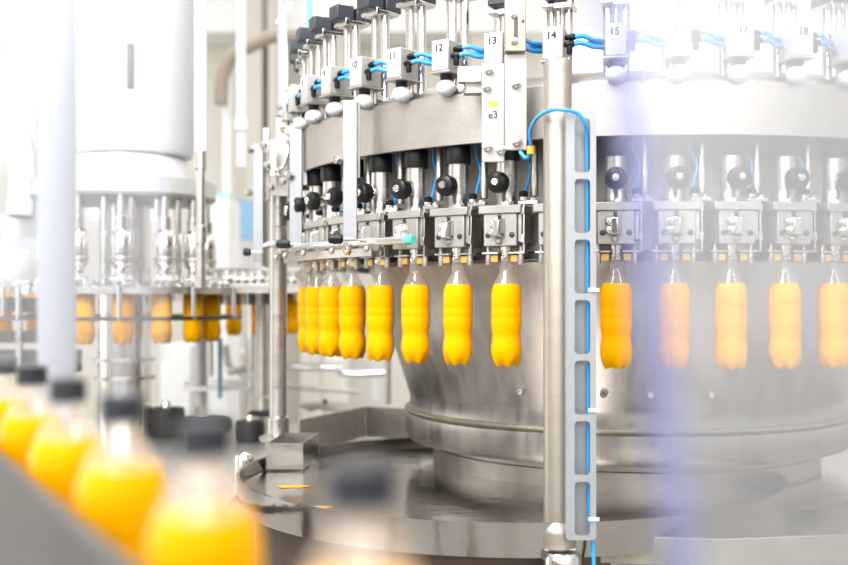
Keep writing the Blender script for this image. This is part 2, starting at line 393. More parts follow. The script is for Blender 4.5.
# splash guard walls and channel
for (px,py,l) in ((293,487,.05),(314,508,.045)):  # two thin irregular orange patches lying in the dish
    c=at(px,py,.437*F/(py-YH)); o=MB().lathe([(.0265,0),(.028,.002),(.022,.0035),(1e-6,.004)],20,mat=Matrix.Diagonal((1.1,.6,.5,1)),mod=lambda r,z,a:(r*(1+.25*math.sin(2*a+1)+.18*math.sin(5*a)),z)).build('orange_patch','juice',loc=(c.x,c.y,H-.4368))
    tag(o,'small flat orange patch in the round dish, %s one'%('rear' if py<500 else 'front'),'patch','orange patches in the dish')
w=thing('splash_wall',at(366,430,3.35),'low bent steel wall standing along the back of the round dish','splash guard')
def wall(mb,p,q,z0,z1,t=.006):
    p=Vector(p);q=Vector(q); d=(q-p).normalized(); nrm=Vector((-d.y,d.x,0))*t
    v=[(p.x,p.y,z0),(q.x,q.y,z0),(q.x+nrm.x,q.y+nrm.y,z0),(p.x+nrm.x,p.y+nrm.y,z0)]
    v+=[(a,b,z1) for a,b,c in v]
    return mb.add(v,[(0,1,2,3),(4,7,6,5),(0,4,5,1),(1,5,6,2),(2,6,7,3),(3,7,4,0)])
pw=[at(300,430,3.15),at(366,430,3.55),at(420,430,3.45)]
pb(w,wall(MB(),pw[0],pw[1],H-.445,H-.345),'wall_panel','dull',bevel=.001)
pb(w,wall(MB(),pw[1],pw[2],H-.445,H-.345),'wall_panel','dull',bevel=.001)
ch=thing('drain_channel',at(290,456,2.95),'small open rectangular steel channel at the foot of the twin steel posts','drain channel')
q0=at(266,456,2.78);q1=at(303,456,2.78);q2=at(319,456,3.0);q3=at(282,456,3.0)
for nm,(a,b) in (('side_panel',(q0,q1)),('side_panel',(q1,q2)),('side_panel',(q2,q3)),('side_panel',(q3,q0))):
    pb(ch,wall(MB(),a,b,H-.432,H-.365,.004),nm,'steel')

# ---------------------------------------------------------------- front post, cable channel, hose
d=2.00
pt=thing('support_post',at(557.5,540,d)-Vector((0,0,.005)),'round vertical steel post standing on the table rim before the bottles','post')
x=at(557.5,300,d).x
pb(pt,MB().lathe([(.0262,-1.30),(.0262,.436),(.0245,.443),(.018,.447),(1e-6,.448)],40,c=(x,d,H)),'pole','poststeel')
pb(pt,MB().lathe([(.0262,-.455),(.036,-.452),(.036,-.425),(.0345,-.418),(.030,-.412),(.0262,-.405)],40,c=(x,d,H)),'collar','poststeel')
pb(pt,MB().lathe([(.034,-.510),(.036,-.505),(.036,-.465),(.030,-.456)],32,c=(x+.004,d-.03,H)),'base_cup','chrome')
# slotted cable channel with real slots
dch=1.955
def rrect(cx,cz,w,h,r,n=5):
    pts=[]
    for (sx,sz,a0) in ((1,1,0),(-1,1,90),(-1,-1,180),(1,-1,270)):
        for i in range(n+1):
            a=rad(a0+90*i/n); pts.append((cx+sx*(w/2-r)+r*math.cos(a), cz+sz*(h/2-r)+r*math.sin(a)))
    return pts
import bmesh
def slotted(x0,x1,z0,z1,slots,y0,y1):
    cu=bpy.data.curves.new('channel_plate','CURVE'); cu.dimensions='2D'; cu.fill_mode='BOTH'; cu.extrude=(y1-y0)/2
    def spl(pts):
        s=cu.splines.new('POLY'); s.points.add(len(pts)-1)
        for p,(a,b) in zip(s.points,pts): p.co=(a,b,0,1)
        s.use_cyclic_u=True
    spl(rrect((x0+x1)/2,(z0+z1)/2,x1-x0,z1-z0,.007))
    for (a,b,c,dd) in slots: spl(rrect((a+b)/2,(c+dd)/2,b-a,dd-c,.0075))
    o=bpy.data.objects.new('tmpc',cu); C.objects.link(o)
    dg=bpy.context.evaluated_depsgraph_get(); me=bpy.data.meshes.new_from_object(o.evaluated_get(dg))
    bpy.data.objects.remove(o); bpy.data.curves.remove(cu)
    me.transform(Matrix.Rotation(rad(90),4,'X')); me.transform(Matrix.Translation((0,(y0+y1)/2,0)))
    return me
s=F/dch
chx=lambda px:(px-CX)/s; chz=lambda py:H+(YH-py)/s
x0,x1=chx(566),chx(596); sl=[]
for i in range(7):
    t0=118.5+60.5*i; sl.append((chx(574.5),chx(590),chz(t0+54),chz(t0)))
cc=thing('cable_channel',(chx(581),dch,chz(540)),'flat slotted aluminium cable channel clipped to the right side of the post','cable channel')
def addme(me,name,mat,root):
    me.transform(Matrix.Translation(-root.location)); me.name=name; me.materials.clear(); me.materials.append(M[mat])
    o=bpy.data.objects.new(name,me); C.objects.link(o); o.parent=root; return o
addme(slotted(x0,x1,chz(540),chz(112),sl,dch-.002,dch+.001),'slotted_cover','alu',cc)
pb(cc,MB().box(x0,x0+.003,dch+.001,dch+.024,chz(538),chz(114)),'side_flange','alu')
pb(cc,MB().box(x1-.003,x1,dch+.001,dch+.024,chz(538),chz(114)),'side_flange','alu')
pb(cc,MB().box(x0+.003,x1-.003,dch+.021,dch+.024,chz(538),chz(114)),'back_plate','alu')
for py in (290,410,519):
    pb(cc,MB().box(chx(588),chx(599),dch-.005,dch-.002,chz(py+1.8),chz(py-1.8)),'cable_tie','bulb',bevel=.0006)
hs=MB().tube([at(520,152,2.06),at(526,158,2.05),at(531,150,2.04),at(530,132,2.02),at(537,118,1.99),at(550,110.5,1.955),at(566,110,1.935),at(578,114,1.94),at(585,124,1.945),at(587,140,1.962),
  at(587.5,200,1.967),at(588,300,1.967),at(588.5,400,1.967),at(589,500,1.967),at(593,545,1.962),at(594,575,1.95)],.0036,12,8)
ho=thing('air_hose',at(594,575,1.95),'blue air hose arching over the post top and running down the slotted channel','hose')
pb(ho,hs,'hose_line','blue')
pb(ho,MB().cyl(at(531,146,2.04),at(531,154,2.04),.0075,14),'hose_clip','orange')

# ---------------------------------------------------------------- bracket beside number 13
br=thing('band_bracket',at(505,160,2.14),'double steel plate bracket bolted to the band right below number 13','bracket')
def plate(px0,px1,py0,py1,dd,tk=.008):
    a=at(px0,py1,dd); b=at(px1,py0,dd); return MB().box(a.x,b.x,dd,dd+tk,a.z,b.z)
l=pb(br,plate(482,504.5,63,162,2.120,.010),'left_plate','box',bevel=.0015)
r_=pb(br,plate(504.8,527,54,150,2.114,.012),'right_plate','box',bevel=.0015)
pb(br,plate(505,526,-24,51,2.100,.026),'slide_bar','rim',bevel=.0015)
pb(br,MB().box(at(514,40,2.098).x,at(518,40,2.098).x,2.0985,2.0998,at(0,41,2.098).z,at(0,17,2.098).z),'slot','dark')
pb(br,bolt_mb(at(523,21,2.0995),.002,.002),'set_screw','dark')
for i,(px,py,dd) in enumerate(((489,70,2.119),(487,87,2.119),(488,147,2.119),(501,150,2.119),(516,84,2.113),(517,142,2.113),(514,15,2.099),(514.5,41,2.099))):
    rr=.0092 if py>50 else .007
    c=at(px,py,dd)
    pb(br,MB().lathe_ax([(rr*1.05,0),(rr*1.05,.002),(rr*.8,.0025),(rr*.8,.007),(rr*.55,.0085),(1e-6,.0088)],c,c+Vector((0,-1,0)),14),'bolt','chrome')
a=at(488.5,106.5,2.1195); b=at(498,101.5,2.1195)
st=MB().box(a.x,b.x,2.1190,2.1199,a.z,b.z); st.v=[tuple(Vector(v)-br.location) for v in st.v]; st.build('yellow_sticker','yellow',br)
tx=text_mesh('e3',.020,'ink','handwriting',.0); tx.parent=br; tx.location=at(493,115,2.1192)-br.location; tx.rotation_euler=(rad(90),rad(-8),0)
wb=thing('spacer_block',at(470,82,2.19),'white plastic block with hex nut left of the bolted bracket','spacer block')
pb(wb,plate(458,481.5,66,82,2.15,.04),'block','bulb',bevel=.002)
pb(wb,plate(464,481.5,82.5,93,2.16,.03),'foot','tan',bevel=.001)  # tan plate stands for the brownish shadow under the block
c=at(461,88,2.165)
pb(wb,MB().lathe_ax([(.010,0),(.010,.008),(.006,.011),(1e-6,.011)],c,c+Vector((0,-1,0)),6),'hex_nut','chrome')

# ---------------------------------------------------------------- infeed guide frame, left of carousel
def guide_bar(px0,px1,py0,py1,d,label,px2=None,py2=None,handle=None,bolts=(),top=None):
    g=thing('guide_bar',at((px0+px1)/2,py1,d),label,'guide bar','vertical guide bars at the carousel infeed')
    pb(g,plate(px0,px1,py0,py1,d,.012),'front_plate','alu',bevel=.0015)
    if px2: pb(g,plate(px1+.4,px2,py0-2,py2,d+.012,.010),'rear_plate','box',bevel=.001)
    for (bx,by) in bolts:
        c=at(bx,by,d-.001); pb(g,MB().lathe_ax([(.011,0),(.011,.004),(.008,.012),(1e-6,.013)],c,c+Vector((-.6,-1,.1)),6),'bolt','chrome')
    if handle:
        hx0,hx1,hy=handle; c0=at(hx1,hy,d-.035); c1=at(hx0,hy,d-.035); L=(c1-c0).length
        h=pb(g,MB().lathe_ax([(.007,0),(.0105,L*.1),(.0115,L*.6),(.0100,L*.9),(.005,L)],c0,c1,18),'handle','black')
        c2=at(px1-2,hy,d-.03); pb(g,MB().cyl(c0,c2,.004,12).cyl(c2,c2+Vector((0,.035,0)),.004,12),'handle_shaft','chrome')
    return g
g1=guide_bar(289.5,302,96,250,2.70,'pale vertical bar at the left end of the band with a black handle below',307,185,(276,290,244),((292,118),(291,176)))
g2=guide_bar(343,357,100,247,2.38,'pale vertical bar crossing the band between the leftmost valves',360,178,(328,343,239),((338.5,160),(348,251)))
g3=guide_bar(253,263,144,262,2.95,'short pointed vertical bar left of the twin steel posts',None,None,(243,251,252),((251,150),(250,193)))
a=at(254,262,2.95);b=at(262.5,262,2.95);t=at(257,268,2.95)
pb(g3,MB().add([(a.x,2.95,a.z),(b.x,2.95,b.z),(t.x,2.95,t.z),(a.x,2.962,a.z),(b.x,2.962,b.z),(t.x,2.962,t.z)],[(0,1,2),(3,5,4),(0,3,4,1),(1,4,5,2),(2,5,3,0)]),'pointed_tip','steel')
# curved guide rail
gr=thing('guide_rail',ring(2,1.0,.125),'curved tubular guide rail ending in a turquoise tip before the left valves','guide rail')
pts=[ring(k,.945,.128) for k in (-.4,.6,1.6,2.6,3.6,4.6,5.35)]
pb(gr,MB().tube(pts,.0085,14,8),'tube','chrome')
e0=ring(5.35,.945,.128); e1=ring(5.52,.945,.128)
pb(gr,MB().cyl(e0,e1,.0102,14),'end_cap','teal')
pts=[ring(k,.93,.108) for k in (-.6,.6,1.6,2.6,3.6,4.4)]
mb=MB()
for i in range(len(pts)-1): wall(mb,pts[i],pts[i+1],H+.098,H+.116,.004)
pb(gr,mb,'rail_strip','dull')
for k in (.2,1.3,2.4,3.5,4.5):
    c=ring(k,.955,.112); pb(gr,MB().sphere(c,.007,12),'ball_joint','dull')
# clamp post frame left (x 265..290 y 90..200)
cf=thing('clamp_frame',at(276,205,3.0),'cluster of steel clamps and rods on top of the front twin post','clamp')
pb(cf,plate(263,269,128,200,2.99,.03),'upright','steel',bevel=.001)
pb(cf,plate(270,276,140,176,2.96,.02),'link_plate','chrome',bevel=.001)
pb(cf,plate(276,289,118,196,3.02,.03),'rear_plate','dull',bevel=.001)
pb(cf,MB().tube([at(285,90,3.0),at(287,120,3.0),at(288,150,3.0),at(282,168,2.98),at(274,172,2.97)],.006,10),'bent_rod','chrome')
for px,py in ((265,146),(268,166),(279,172),(284,182),(290,176),(272,188),(281,107),(285,130)):
    c=at(px,py,2.955); pb(cf,MB().lathe_ax([(.010,0),(.012,.004),(.009,.014),(1e-6,.015)],c,c+Vector((-.5,-1,.2)),10),'clamp_knuckle','chrome')
pb(cf,MB().tube([at(262,247,2.96),at(275,244,2.96),at(288,250,2.93),at(300,246,2.9)],.009,12),'cross_rod','dull')

# twin posts
for (xa,xb,yt,yb,d,mat,lab) in ((269.5,287,196,430,3.05,'steel','front steel post of the twin posts left of the hanging bottles'),
                          (255.5,268.5,290,407,3.9,'dull','rear darker steel post of the twin posts, its foot in a black disc')):
    c=at((xa+xb)/2,yb,d); r=(xb-xa)/2/F*d; zt=at(0,yt,d).z
    o=thing('steel_post',c,lab,'post')
    pb(o,MB().lathe([(r*1.25,c.z-.01-H),(r*1.25,c.z+.035-H),(r,c.z+.04-H),(r,zt-H)],32,c=(c.x,c.y,H)),'pole',mat)
    pb(o,MB().lathe([(r*2.1,c.z-.03-H),(r*2.2,c.z-.02-H),(r*1.5,c.z-.010-H)],32,c=(c.x,c.y,H)),'foot','rubber' if d>3.5 else 'dull')

# white pole in front of cream wall with cable
def pipe(name,px,w,py0,py1,d,mat,label,cat='pipe',joints=(),extra=None,grp=None):
    r=w/2/F*d; a=at(px,py1,d); zt=at(px,py0,d).z
    o=thing(name,a,label,cat,grp)
    pb(o,MB().cyl(a,(a.x,a.y,zt),r,24),'tube',mat)
    for jy in joints:
        z=at(px,jy,d).z; pb(o,MB().lathe([(r,z-.03),(r*1.35,z-.025),(r*1.35,z+.025),(r,z+.03)],24,c=(a.x,a.y,0)),'joint',extra or mat)
    return o
pp=pipe('vertical_pole',281.5,9,-30,116,3.3,'alu','grey vertical pole with a loose white cable left of the black solenoids','pole')
pb(pp,MB().tube([at(285,-30,3.24),at(287,0,3.24),at(284,15,3.23),at(285.5,45,3.24),at(286,80,3.24),at(284,116,3.24)],.0055,8),'white_cable','white')
pb(pp,MB().tube([at(277,23,3.24),at(286,13,3.23),at(292,4,3.24)],.006,8),'cable_tie','white')
pipe('white_pipe',241,10,-30,168,4.5,'white','thin white vertical pipe with a coupling in front of the cream pillars',joints=(125,))
pipe('white_pipe',227,9,75,196,6.15,'white','short pale vertical pipe under the elbow of the brown duct')
sp=pipe('steel_pipe',200.5,9,-30,288,3.2,'steel','tall slim steel pipe standing just right of the big white tank',joints=(160,235))
z0=at(0,168,3.2).z; pb(sp,MB().lathe([(.0165,z0),(.0175,z0+.02),(.0175,z0+.58)],24,c=(at(200.5,0,3.2).x,3.2,0)),'white_sleeve','white')
dk=tag(MB().tube([at(221,105,6),at(223,75,6),at(233,55,6),at(252,45,6),at(275,36,6),at(300,36,6)],.038,14).build('brown_duct','brown',origin=at(250,45,6)),'brown bent duct curving across the cream pillars','duct')
cp=thing('control_panel',at(320,28,3.6),'white hanging panel with a turquoise edge above the leftmost solenoids','panel')
pb(cp,plate(312,348,-30,27,3.6,.04),'cover','white',bevel=.003)
pb(cp,plate(307,311.5,-30,38,3.58,.05),'edge_strip','teal',bevel=.002)
for px,py in ((314,18),(324,20)):
    pb(cp,bolt_mb(at(px,py,3.599),.006,.003),'screw','dark')
wr=thing('cable_bundle',at(350,10,3.2),'thin grey wires looping above the leftmost solenoids','cable')
for dx in (0,8,15): pb(wr,MB().tube([at(325+dx,-20,3.2),at(334+dx,0,3.2),at(345+dx,11,3.2),at(352+dx*.4,15,3.2)],.0035,8),'wire','grey')

# ---------------------------------------------------------------- second machine on the left
c2=(-1.0,3.62)
tk=thing('white_tank',(c2[0]+.03,c2[1],H+.48),'big white upright tank over the left machine with a narrow grey window','tank')
pb(tk,MB().lathe([(.165,.47),(.19,.48),(.20,.51),(.20,1.7)],64,c=(c2[0]+.03,c2[1],H)),'shell','tankp')
a=at(127,88,3.417);b=at(133.5,43,3.417)
pb(tk,MB().box(a.x,b.x,3.412,3.445,a.z,b.z),'sight_window','slate',bevel=.004)
t2=thing('white_tank',(at(90,0,4.9).x,4.9,H+.5),'pale tank standing behind the big white tank, mostly hidden','tank')
pb(t2,MB().lathe([(.15,.46),(.20,.50),(.20,1.1),(.15,1.32),(.06,1.42),(1e-6,1.44)],48,c=(at(92,0,4.9).x,4.9,H)),'shell','grey')
m2=thing('left_carousel',(c2[0],c2[1],H-.47),'chrome rotary machine on the left with a ring deck and thick centre column','machine')
cm=(c2[0],c2[1],H)
pb(m2,MB().lathe([(.085,-.455),(.085,.02)],40,c=cm),'column','chrome')
pb(m2,MB().lathe([(.10,-.26),(.10,-.25)],40,c=cm).lathe([(.10,-.20),(.10,-.19)],40,c=cm),'clamp_ring','steel')
pb(m2,MB().lathe([(.05,.022),(.36,.022),(.36,.045),(.05,.045)],96,c=cm,close=True),'ring_deck','steel')
pb(m2,MB().lathe([(.05,.33),(.29,.33),(.30,.34),(.30,.39),(.22,.40),(.20,.47),(.05,.47)],80,c=cm,close=True),'head_carrier','grey')
pb(m2,MB().lathe([(.085,.04),(.085,.34)],40,c=cm),'column','chrome')
pb(m2,MB().lathe([(.375,-.060),(.388,-.060),(.388,-.048),(.375,-.048)],96,c=cm,close=True),'guard_rail','dark')
for a in (-165,-130,-102,-77,-42,-10):
    x=c2[0]+.381*math.cos(rad(a)); y=c2[1]+.381*math.sin(rad(a))
    pb(m2,MB().cyl((x,y,H-.058),(x,y,H+.045),.008,12),'rail_stud','chrome')
for i in range(17):
    a=rad(-180+i*11.25); x=c2[0]+.335*math.cos(a); y=c2[1]+.335*math.sin(a)
    pb(m2,MB().lathe([(.013,.036),(.016,.048),(.016,.058),(.008,.064)],12,c=(x,y,H)),'deck_roller','chrome')
for i in range(10):
    a=rad(-190+i*20); x=c2[0]+.235*math.cos(a); y=c2[1]+.235*math.sin(a)
    pb(m2,MB().cyl((x,y,H+.045),(x,y,H+.335),.012,12),'tie_rod','chrome')
CHP=[(.016,.058),(.034,.060),(.034,.066),(.018,.074),(.018,.092),(.026,.100),(.031,.112),(.031,.150),(.0325,.151),(.0325,.158),(.031,.159),(.031,.200),(.024,.212),(.020,.216),(.020,.255),(.012,.258),(.012,.335)]
hd=None
labs=['first','second','third','fourth','fifth','sixth','seventh']
k=0
for a in (-135,-106,-77,-48,-22,4):
    x=c2[0]+.27*math.cos(rad(a)); y=c2[1]+.27*math.sin(rad(a))
    if hd is None:
        hd=o=bpy.data.objects.new('capping_head',None); C.objects.link(o)
        MB().lathe([(r,z-.058) for r,z in CHP],28).build('spindle','chrome',o)
        MB().lathe([(.0330,.062),(.0345,.064),(.0345,.070),(.0330,.072)],28).build('collar','dull',o)
        MB().lathe([(.036,-.002),(.038,.001),(.036,.005),(.028,.007)],28).build('skirt','white',o)
    else: o=copy_tree(hd)
    o.location=(x,y,H+.066)
    tag(o,'chrome capping head on the left machine, %s from the thick white post going right'%labs[k],'capping head','capping heads on the left machine'); k+=1

# bottles on the left machine and star
spots=[]
for a in (-8,14.5,37,60,82):
    X=c2[0]+.30*math.sin(rad(a)); Y=c2[1]-.30*math.cos(rad(a)); spots.append((CX+F*X/Y,Y))
spots+=[(212,4.05),(234,4.20),(259,4.3),(292,4.35),(4,4.1),(35,4.1)]
bl=['pale orange juice bottle behind the guard, nearest the thick white post','pale orange juice bottle behind the guard, second right of the thick white post',
 'orange juice bottle on the left machine, third right of the thick white post','orange juice bottle on the left machine, fourth right of the thick white post',
 'yellow orange juice bottle partly behind the tall slim steel pipe','small yellow-orange juice bottle just right of the tall slim steel pipe',
 'small yellow-orange juice bottle hanging alone between the slim pipe and the twin posts','small yellow-orange juice bottle just showing left of the twin posts',
 'small yellow-orange juice bottle between the twin posts and the leftmost carousel bottles',
 'juice bottle between dark rails at the left picture edge','juice bottle between dark rails just left of the thick white post']
for (px,dd),lb in zip(spots,bl):
    b=copy_tree(proto); p=at(px,300,dd); b.location=(p.x,p.y,H-.135); b.rotation_euler=(0,0,random.random()*6)
    tag(b,lb,'bottle','juice bottles in the machines behind')
# transfer star between the machines
cs=(at(255,0,4.5).x,4.62)
sw=thing('transfer_star',(cs[0],cs[1],H-.9),'steel transfer star wheel with gripper pins between the two machines','star wheel')
pb(sw,MB().lathe([(.06,-.9),(.06,.0)],28,c=(cs[0],cs[1],H)),'shaft','steel')
pb(sw,MB().lathe([(.06,.03),(.40,.03),(.40,.052),(.30,.06),(.30,.095),(.06,.095)],64,c=(cs[0],cs[1],H),close=True),'star_disc','steel')
for i in range(18):
    a=2*math.pi*i/18; x=cs[0]+.40*math.cos(a); y=cs[1]+.40*math.sin(a)
    pb(sw,MB().box(x-.022,x+.022,y-.02,y+.02,H+.028,H+.078).cyl((x,y,H+.0),(x,y,H+.12),.011,10),'gripper','dull' if i%2 else 'chrome',bevel=.002)
# far deck beam (y 262..300)
bm_=thing('deck_beam',at(250,290,3.75),'long steel deck beam with rollers running behind the twin steel posts','machine beam')
pb(bm_,plate(196,300,284,293,3.74,.10),'beam','steel',bevel=.002)
pb(bm_,plate(205,300,268,272,4.05,.10),'upper_rail','steel',bevel=.002)
for i in range(12):
    px=203+i*8.2; c=at(px,279+random.random()*3,3.78); rr=.012+random.random()*.010
    pb(bm_,MB().lathe([(rr,0),(rr*1.25,.004),(rr*1.25,.022),(rr*.6,.03),(rr*.5,.05)],14,c=(c.x,c.y,c.z-.018)),'roller',random.choice(['chrome','dull','chrome','steel']))
for i in range(9):
    px=212+i*8; c=at(px,296,3.80)
    pb(bm_,MB().cyl((c.x,c.y,c.z-.03),(c.x,c.y,c.z+.02),.010+.004*(i%2),12),'hanging_pin','dark' if i%2 else 'dull')
# left rails (dark) behind the thick post
dr_=thing('dark_rail_rack',at(30,380,4.0),'rack of dark horizontal rails holding bottles at the left picture edge','conveyor rack')
for (y0,y1) in ((297,312),(331,343),(350,372)):
    pb(dr_,plate(-40,78,y0,y1,3.95,.05),'rail','dark',bevel=.003)
for px in (18,58): pb(dr_,plate(px-2.5,px+2.5,285,385,3.92,.03),'rack_post','steel')
lm=thing('hopper_machine',at(10,290,4.3),'pale machine housing behind the guard at the left picture edge','machine')
pb(lm,MB().lathe([(.26,.05),(.27,.08),(.24,.20),(.12,.26),(.12,.34),(.05,.36)],40,c=(at(15,0,4.5).x,4.5,H)),'housing','grey')
pb(lm,MB().tube([at(-20,105,4.4),at(0,112,4.4),at(14,130,4.4),at(22,170,4.4),at(20,215,4.4)],.05,16),'bent_pipe','white')
pb(lm,plate(24,36,10,280,4.45,.05),'chrome_mast','grey')

# thick white post (near)
d=1.25; c=at(57,420,d)
wp=thing('guard_post',(c.x,d,H-1.34),'thick white vertical guard post at the left, out of focus','post')
pb(wp,MB().cyl((c.x,d,H-1.34),(c.x,d,H+.9),.0215,32),'tube','post')
pb(wp,MB().cyl((c.x,d,H-1.35),(c.x,d,H-1.335),.05,32),'foot','dull')

# ---------------------------------------------------------------- background low pipework
def pipe_run(pts,r,mat,name,label,cat='pipe',grp=None):
    o=MB().tube(pts,r,14,8).build(name,mat,origin=pts[0]); return tag(o,label,cat,grp)
pipe_run([at(228,372,4.8),at(262,366,4.8),at(300,367,4.8),at(335,368,4.8),at(342,373,4.8),at(362,374,4.8),at(386,373,4.8)],.016,'chrome','steel_pipe','bent chrome pipe running low behind the twin posts')
pipe_run([at(225,345,5.0),at(229,365,5.0),at(240,371,5.0),at(262,364,5.0)],.018,'steel','steel_pipe','steel pipe bending down left of the rear dark post')
pipe_run([at(185,384,4.9),at(230,382,4.9),at(300,388,4.9),at(360,392,4.9)],.010,'steel','steel_pipe','thin low steel rail under the bent chrome pipe')
pipe_run([at(388,340,4.2),at(388,372,4.2),at(388,404,4.2)],.013,'steel','steel_pipe','short upright steel stub under the leftmost bottles')
pipe_run([at(376,335,5.2),at(374,370,5.2),at(375,400,5.2)],.014,'white','white_pipe','pale upright pipe behind the leftmost hanging bottles')
pipe('white_pipe',201,11,340,406,4.6,'white','white upright pipe low down, beneath the yellow bottles left of the twin posts')
pipe('steel_pipe',211,5,330,376,4.4,'steel','thin upright steel rod low down between white pipe and blue tube')
pipe('blue_tube',220,4.5,338,398,4.5,'bluep','thin blue-grey upright tube low down left of the twin posts','tube')
ty=thing('tray_shelf',at(225,386,4.7),'thin horizontal steel shelf low behind the twin posts','shelf')
pb(ty,MB().box(at(190,0,4.7).x,at(257,0,4.7).x,4.55,4.9,at(0,388,4.7).z,at(0,384,4.7).z),'shelf_top','deck')
for px in (196,250): pb(ty,MB().cyl((at(px,0,4.7).x,4.7,0),(at(px,0,4.7).x,4.7,at(0,388,4.7).z),.012,10),'leg','steel')
rd=thing('round_lid',at(325,408,4.3),'flat round steel lid with a centre knob behind the splash wall','lid')
c=at(325,404,4.3)
pb(rd,MB().lathe([(.105,-.02),(.125,-.018),(.125,-.010),(.10,.0),(.03,.004),(1e-6,.004)],48,c=(c.x,c.y,c.z)),'disc','steel')
pb(rd,MB().lathe([(.010,.0),(.010,.012),(.006,.016)],12,c=(c.x,c.y,c.z+.003)),'knob','dark')
# pale cabinets far away
cb=thing('white_cabinet',at(218,420,6.0)*1.0,'white cabinet far behind the slim steel pipe','cabinet')
cb.location.z=0
a=at(209,0,6.0);b=at(228,0,6.0)
pb(cb,MB().box(a.x,b.x,6.0,6.4,.0,at(0,196,6).z),'body','white',bevel=.01)
pb(cb,MB().box(a.x+.02,b.x-.02,6.08,6.3,at(0,196,6).z,at(0,192,6).z),'top_light','teal')
bp=thing('partition_screen',(at(240,0,7).x,7,0),'blue and grey partition panel far behind the pointed bar','partition')
a=at(226,0,7);b=at(262,0,7)
pb(bp,MB().box(a.x,b.x,7.0,7.06,at(0,240,7).z,at(0,200,7).z),'blue_sheet','bluep')
pb(bp,MB().box(a.x,b.x,7.0,7.06,0,at(0,240,7).z-.002),'grey_sheet','grey')
for i,(x0,x1,y0,dd,mat,lb) in enumerate(((225,252,352,6.5,'tan','beige crate far behind the low pipes, left of the twin posts'),
                                  (300,318,352,6.8,'tan','beige crate far behind, just right of the twin posts'),
                                  (322,345,358,7.2,'cream','cream crate far behind the low pipes, under the bottles'),
                                  (160,190,345,6.2,'white','white bin far behind the chrome column'))):
    a=at(x0,0,dd);b=at(x1,0,dd)
    o=MB().box(a.x,b.x,dd,dd+.5,0,at(0,y0,dd).z).build('storage_crate' if i<3 else 'storage_bin',mat,bevel=.01,origin=(a.x,dd,0)); tag(o,lb,'crate' if i<3 else 'bin')
# pale deck under left machine
dk=thing('infeed_deck',(-.75,3.2,H-.49),'pale steel deck plate between the foreground bottles and the left machine','machine deck')
pb(dk,MB().box(-1.9,-.44,2.05,4.15,H-.475,H-.455),'deck_plate','deck',bevel=.002)
for x,y in ((-1.8,2.15),(-.5,2.15),(-1.8,4.05),(-.5,4.05)): pb(dk,MB().cyl((x,y,0),(x,y,H-.475),.03,16),'leg','steel')
# black wheels on it
def disc(name,px,py,d,r,h,mat,label,cat):
    c=at(px,py,d); o=thing(name,c,label,cat)
    pb(o,MB().lathe([(r*.92,0),(r,h*.15),(r,h*.8),(r*.93,h),(r*.55,h*1.02),(r*.5,h*.9),(1e-6,h*.9)],40,c=c),'rim',mat)
    pb(o,MB().lathe([(r*.25,h*.9),(r*.25,h*1.15),(r*.18,h*1.25)],20,c=c),'hub','chrome'); return o
disc('rubber_wheel',166,436,.455*F/135,.064,.095,'rubber','thick black rubber wheel lying behind the foreground bottle caps','wheel')
disc('rubber_wheel',203,428,.455*F/127,.10,.035,'rubber','flat black wheel with pale hub right of the thick rubber wheel','wheel')
disc('rubber_wheel',250,441,.455*F/140,.048,.066,'rubber','small black wheel beside the drain channel','wheel')
c=at(244,476,.455*F/175)
dn=tag(MB().lathe([(.025,0),(.025,.046),(.022,.055),(.012,.061),(1e-6,.063)],28,c=(0,0,0)).build('domed_stud','chrome',loc=(c.x,c.y,c.z)),'polished domed steel stud standing left of the dish rim','stud')

# ---------------------------------------------------------------- foreground conveyor with capped bottles
A=Vector((-.0254,.444)); B=Vector((-.495,1.28)); dv=(B-A).normalized(); nv=Vector((-dv.y,dv.x))   # nv points left/towards camera side
if nv.x>0: nv=-nv
base=H-.288
fb=None
fspots=[(362,462),(205,421),(122,395),(68,379),(32,366),(3,357)]
fl=['capped juice bottle nearest the camera, only its cap and pale shoulder showing','large blurred capped juice bottle, second nearest the camera',
    'blurred capped juice bottle third nearest, behind the dark side rail','blurred capped juice bottle fourth nearest on the conveyor',
    'blurred capped juice bottle fifth nearest on the conveyor','blurred capped juice bottle at the left picture edge, farthest in the row']
for (px,py),lb in zip(fspots,fl):
    d=.066*F/(py-YH)
    if fb is None: fb=b=make_bottle(True)
    else: b=copy_tree(fb)
    b.location=((px-CX)/F*d,d,base); b.rotation_euler=(0,0,random.random())
    tag(b,lb,'bottle','capped juice bottles on the conveyor')
cv=thing('conveyor',(A.x,A.y,base-.35),'dark slatted conveyor carrying the capped bottles with a grey side rail','conveyor')
def strip(o0,o1,t0,t1,z0,z1):
    c=[A+nv*o+dv*t for o,t in ((o0,t0),(o1,t0),(o1,t1),(o0,t1))]
    v=[(p.x,p.y,z0) for p in c]+[(p.x,p.y,z1) for p in c]
    return MB().add(v,[(0,1,2,3),(4,7,6,5),(0,4,5,1),(1,5,6,2),(2,6,7,3),(3,7,4,0)])
pb(cv,strip(-.045,.045,-.25,1.3,base-.02,base-.0005),'belt','beltm')
pb(cv,strip(.044,.054,-.25,1.3,base-.10,H-.140),'side_rail','railm',bevel=.003)
pb(cv,strip(-.056,-.046,-.25,1.3,base-.10,base+.02),'side_rail','dull',bevel=.002)
for t in (-.2,.5,1.25): pb(cv,strip(-.04,.04,t,t+.04,0,base-.02),'leg','steel')

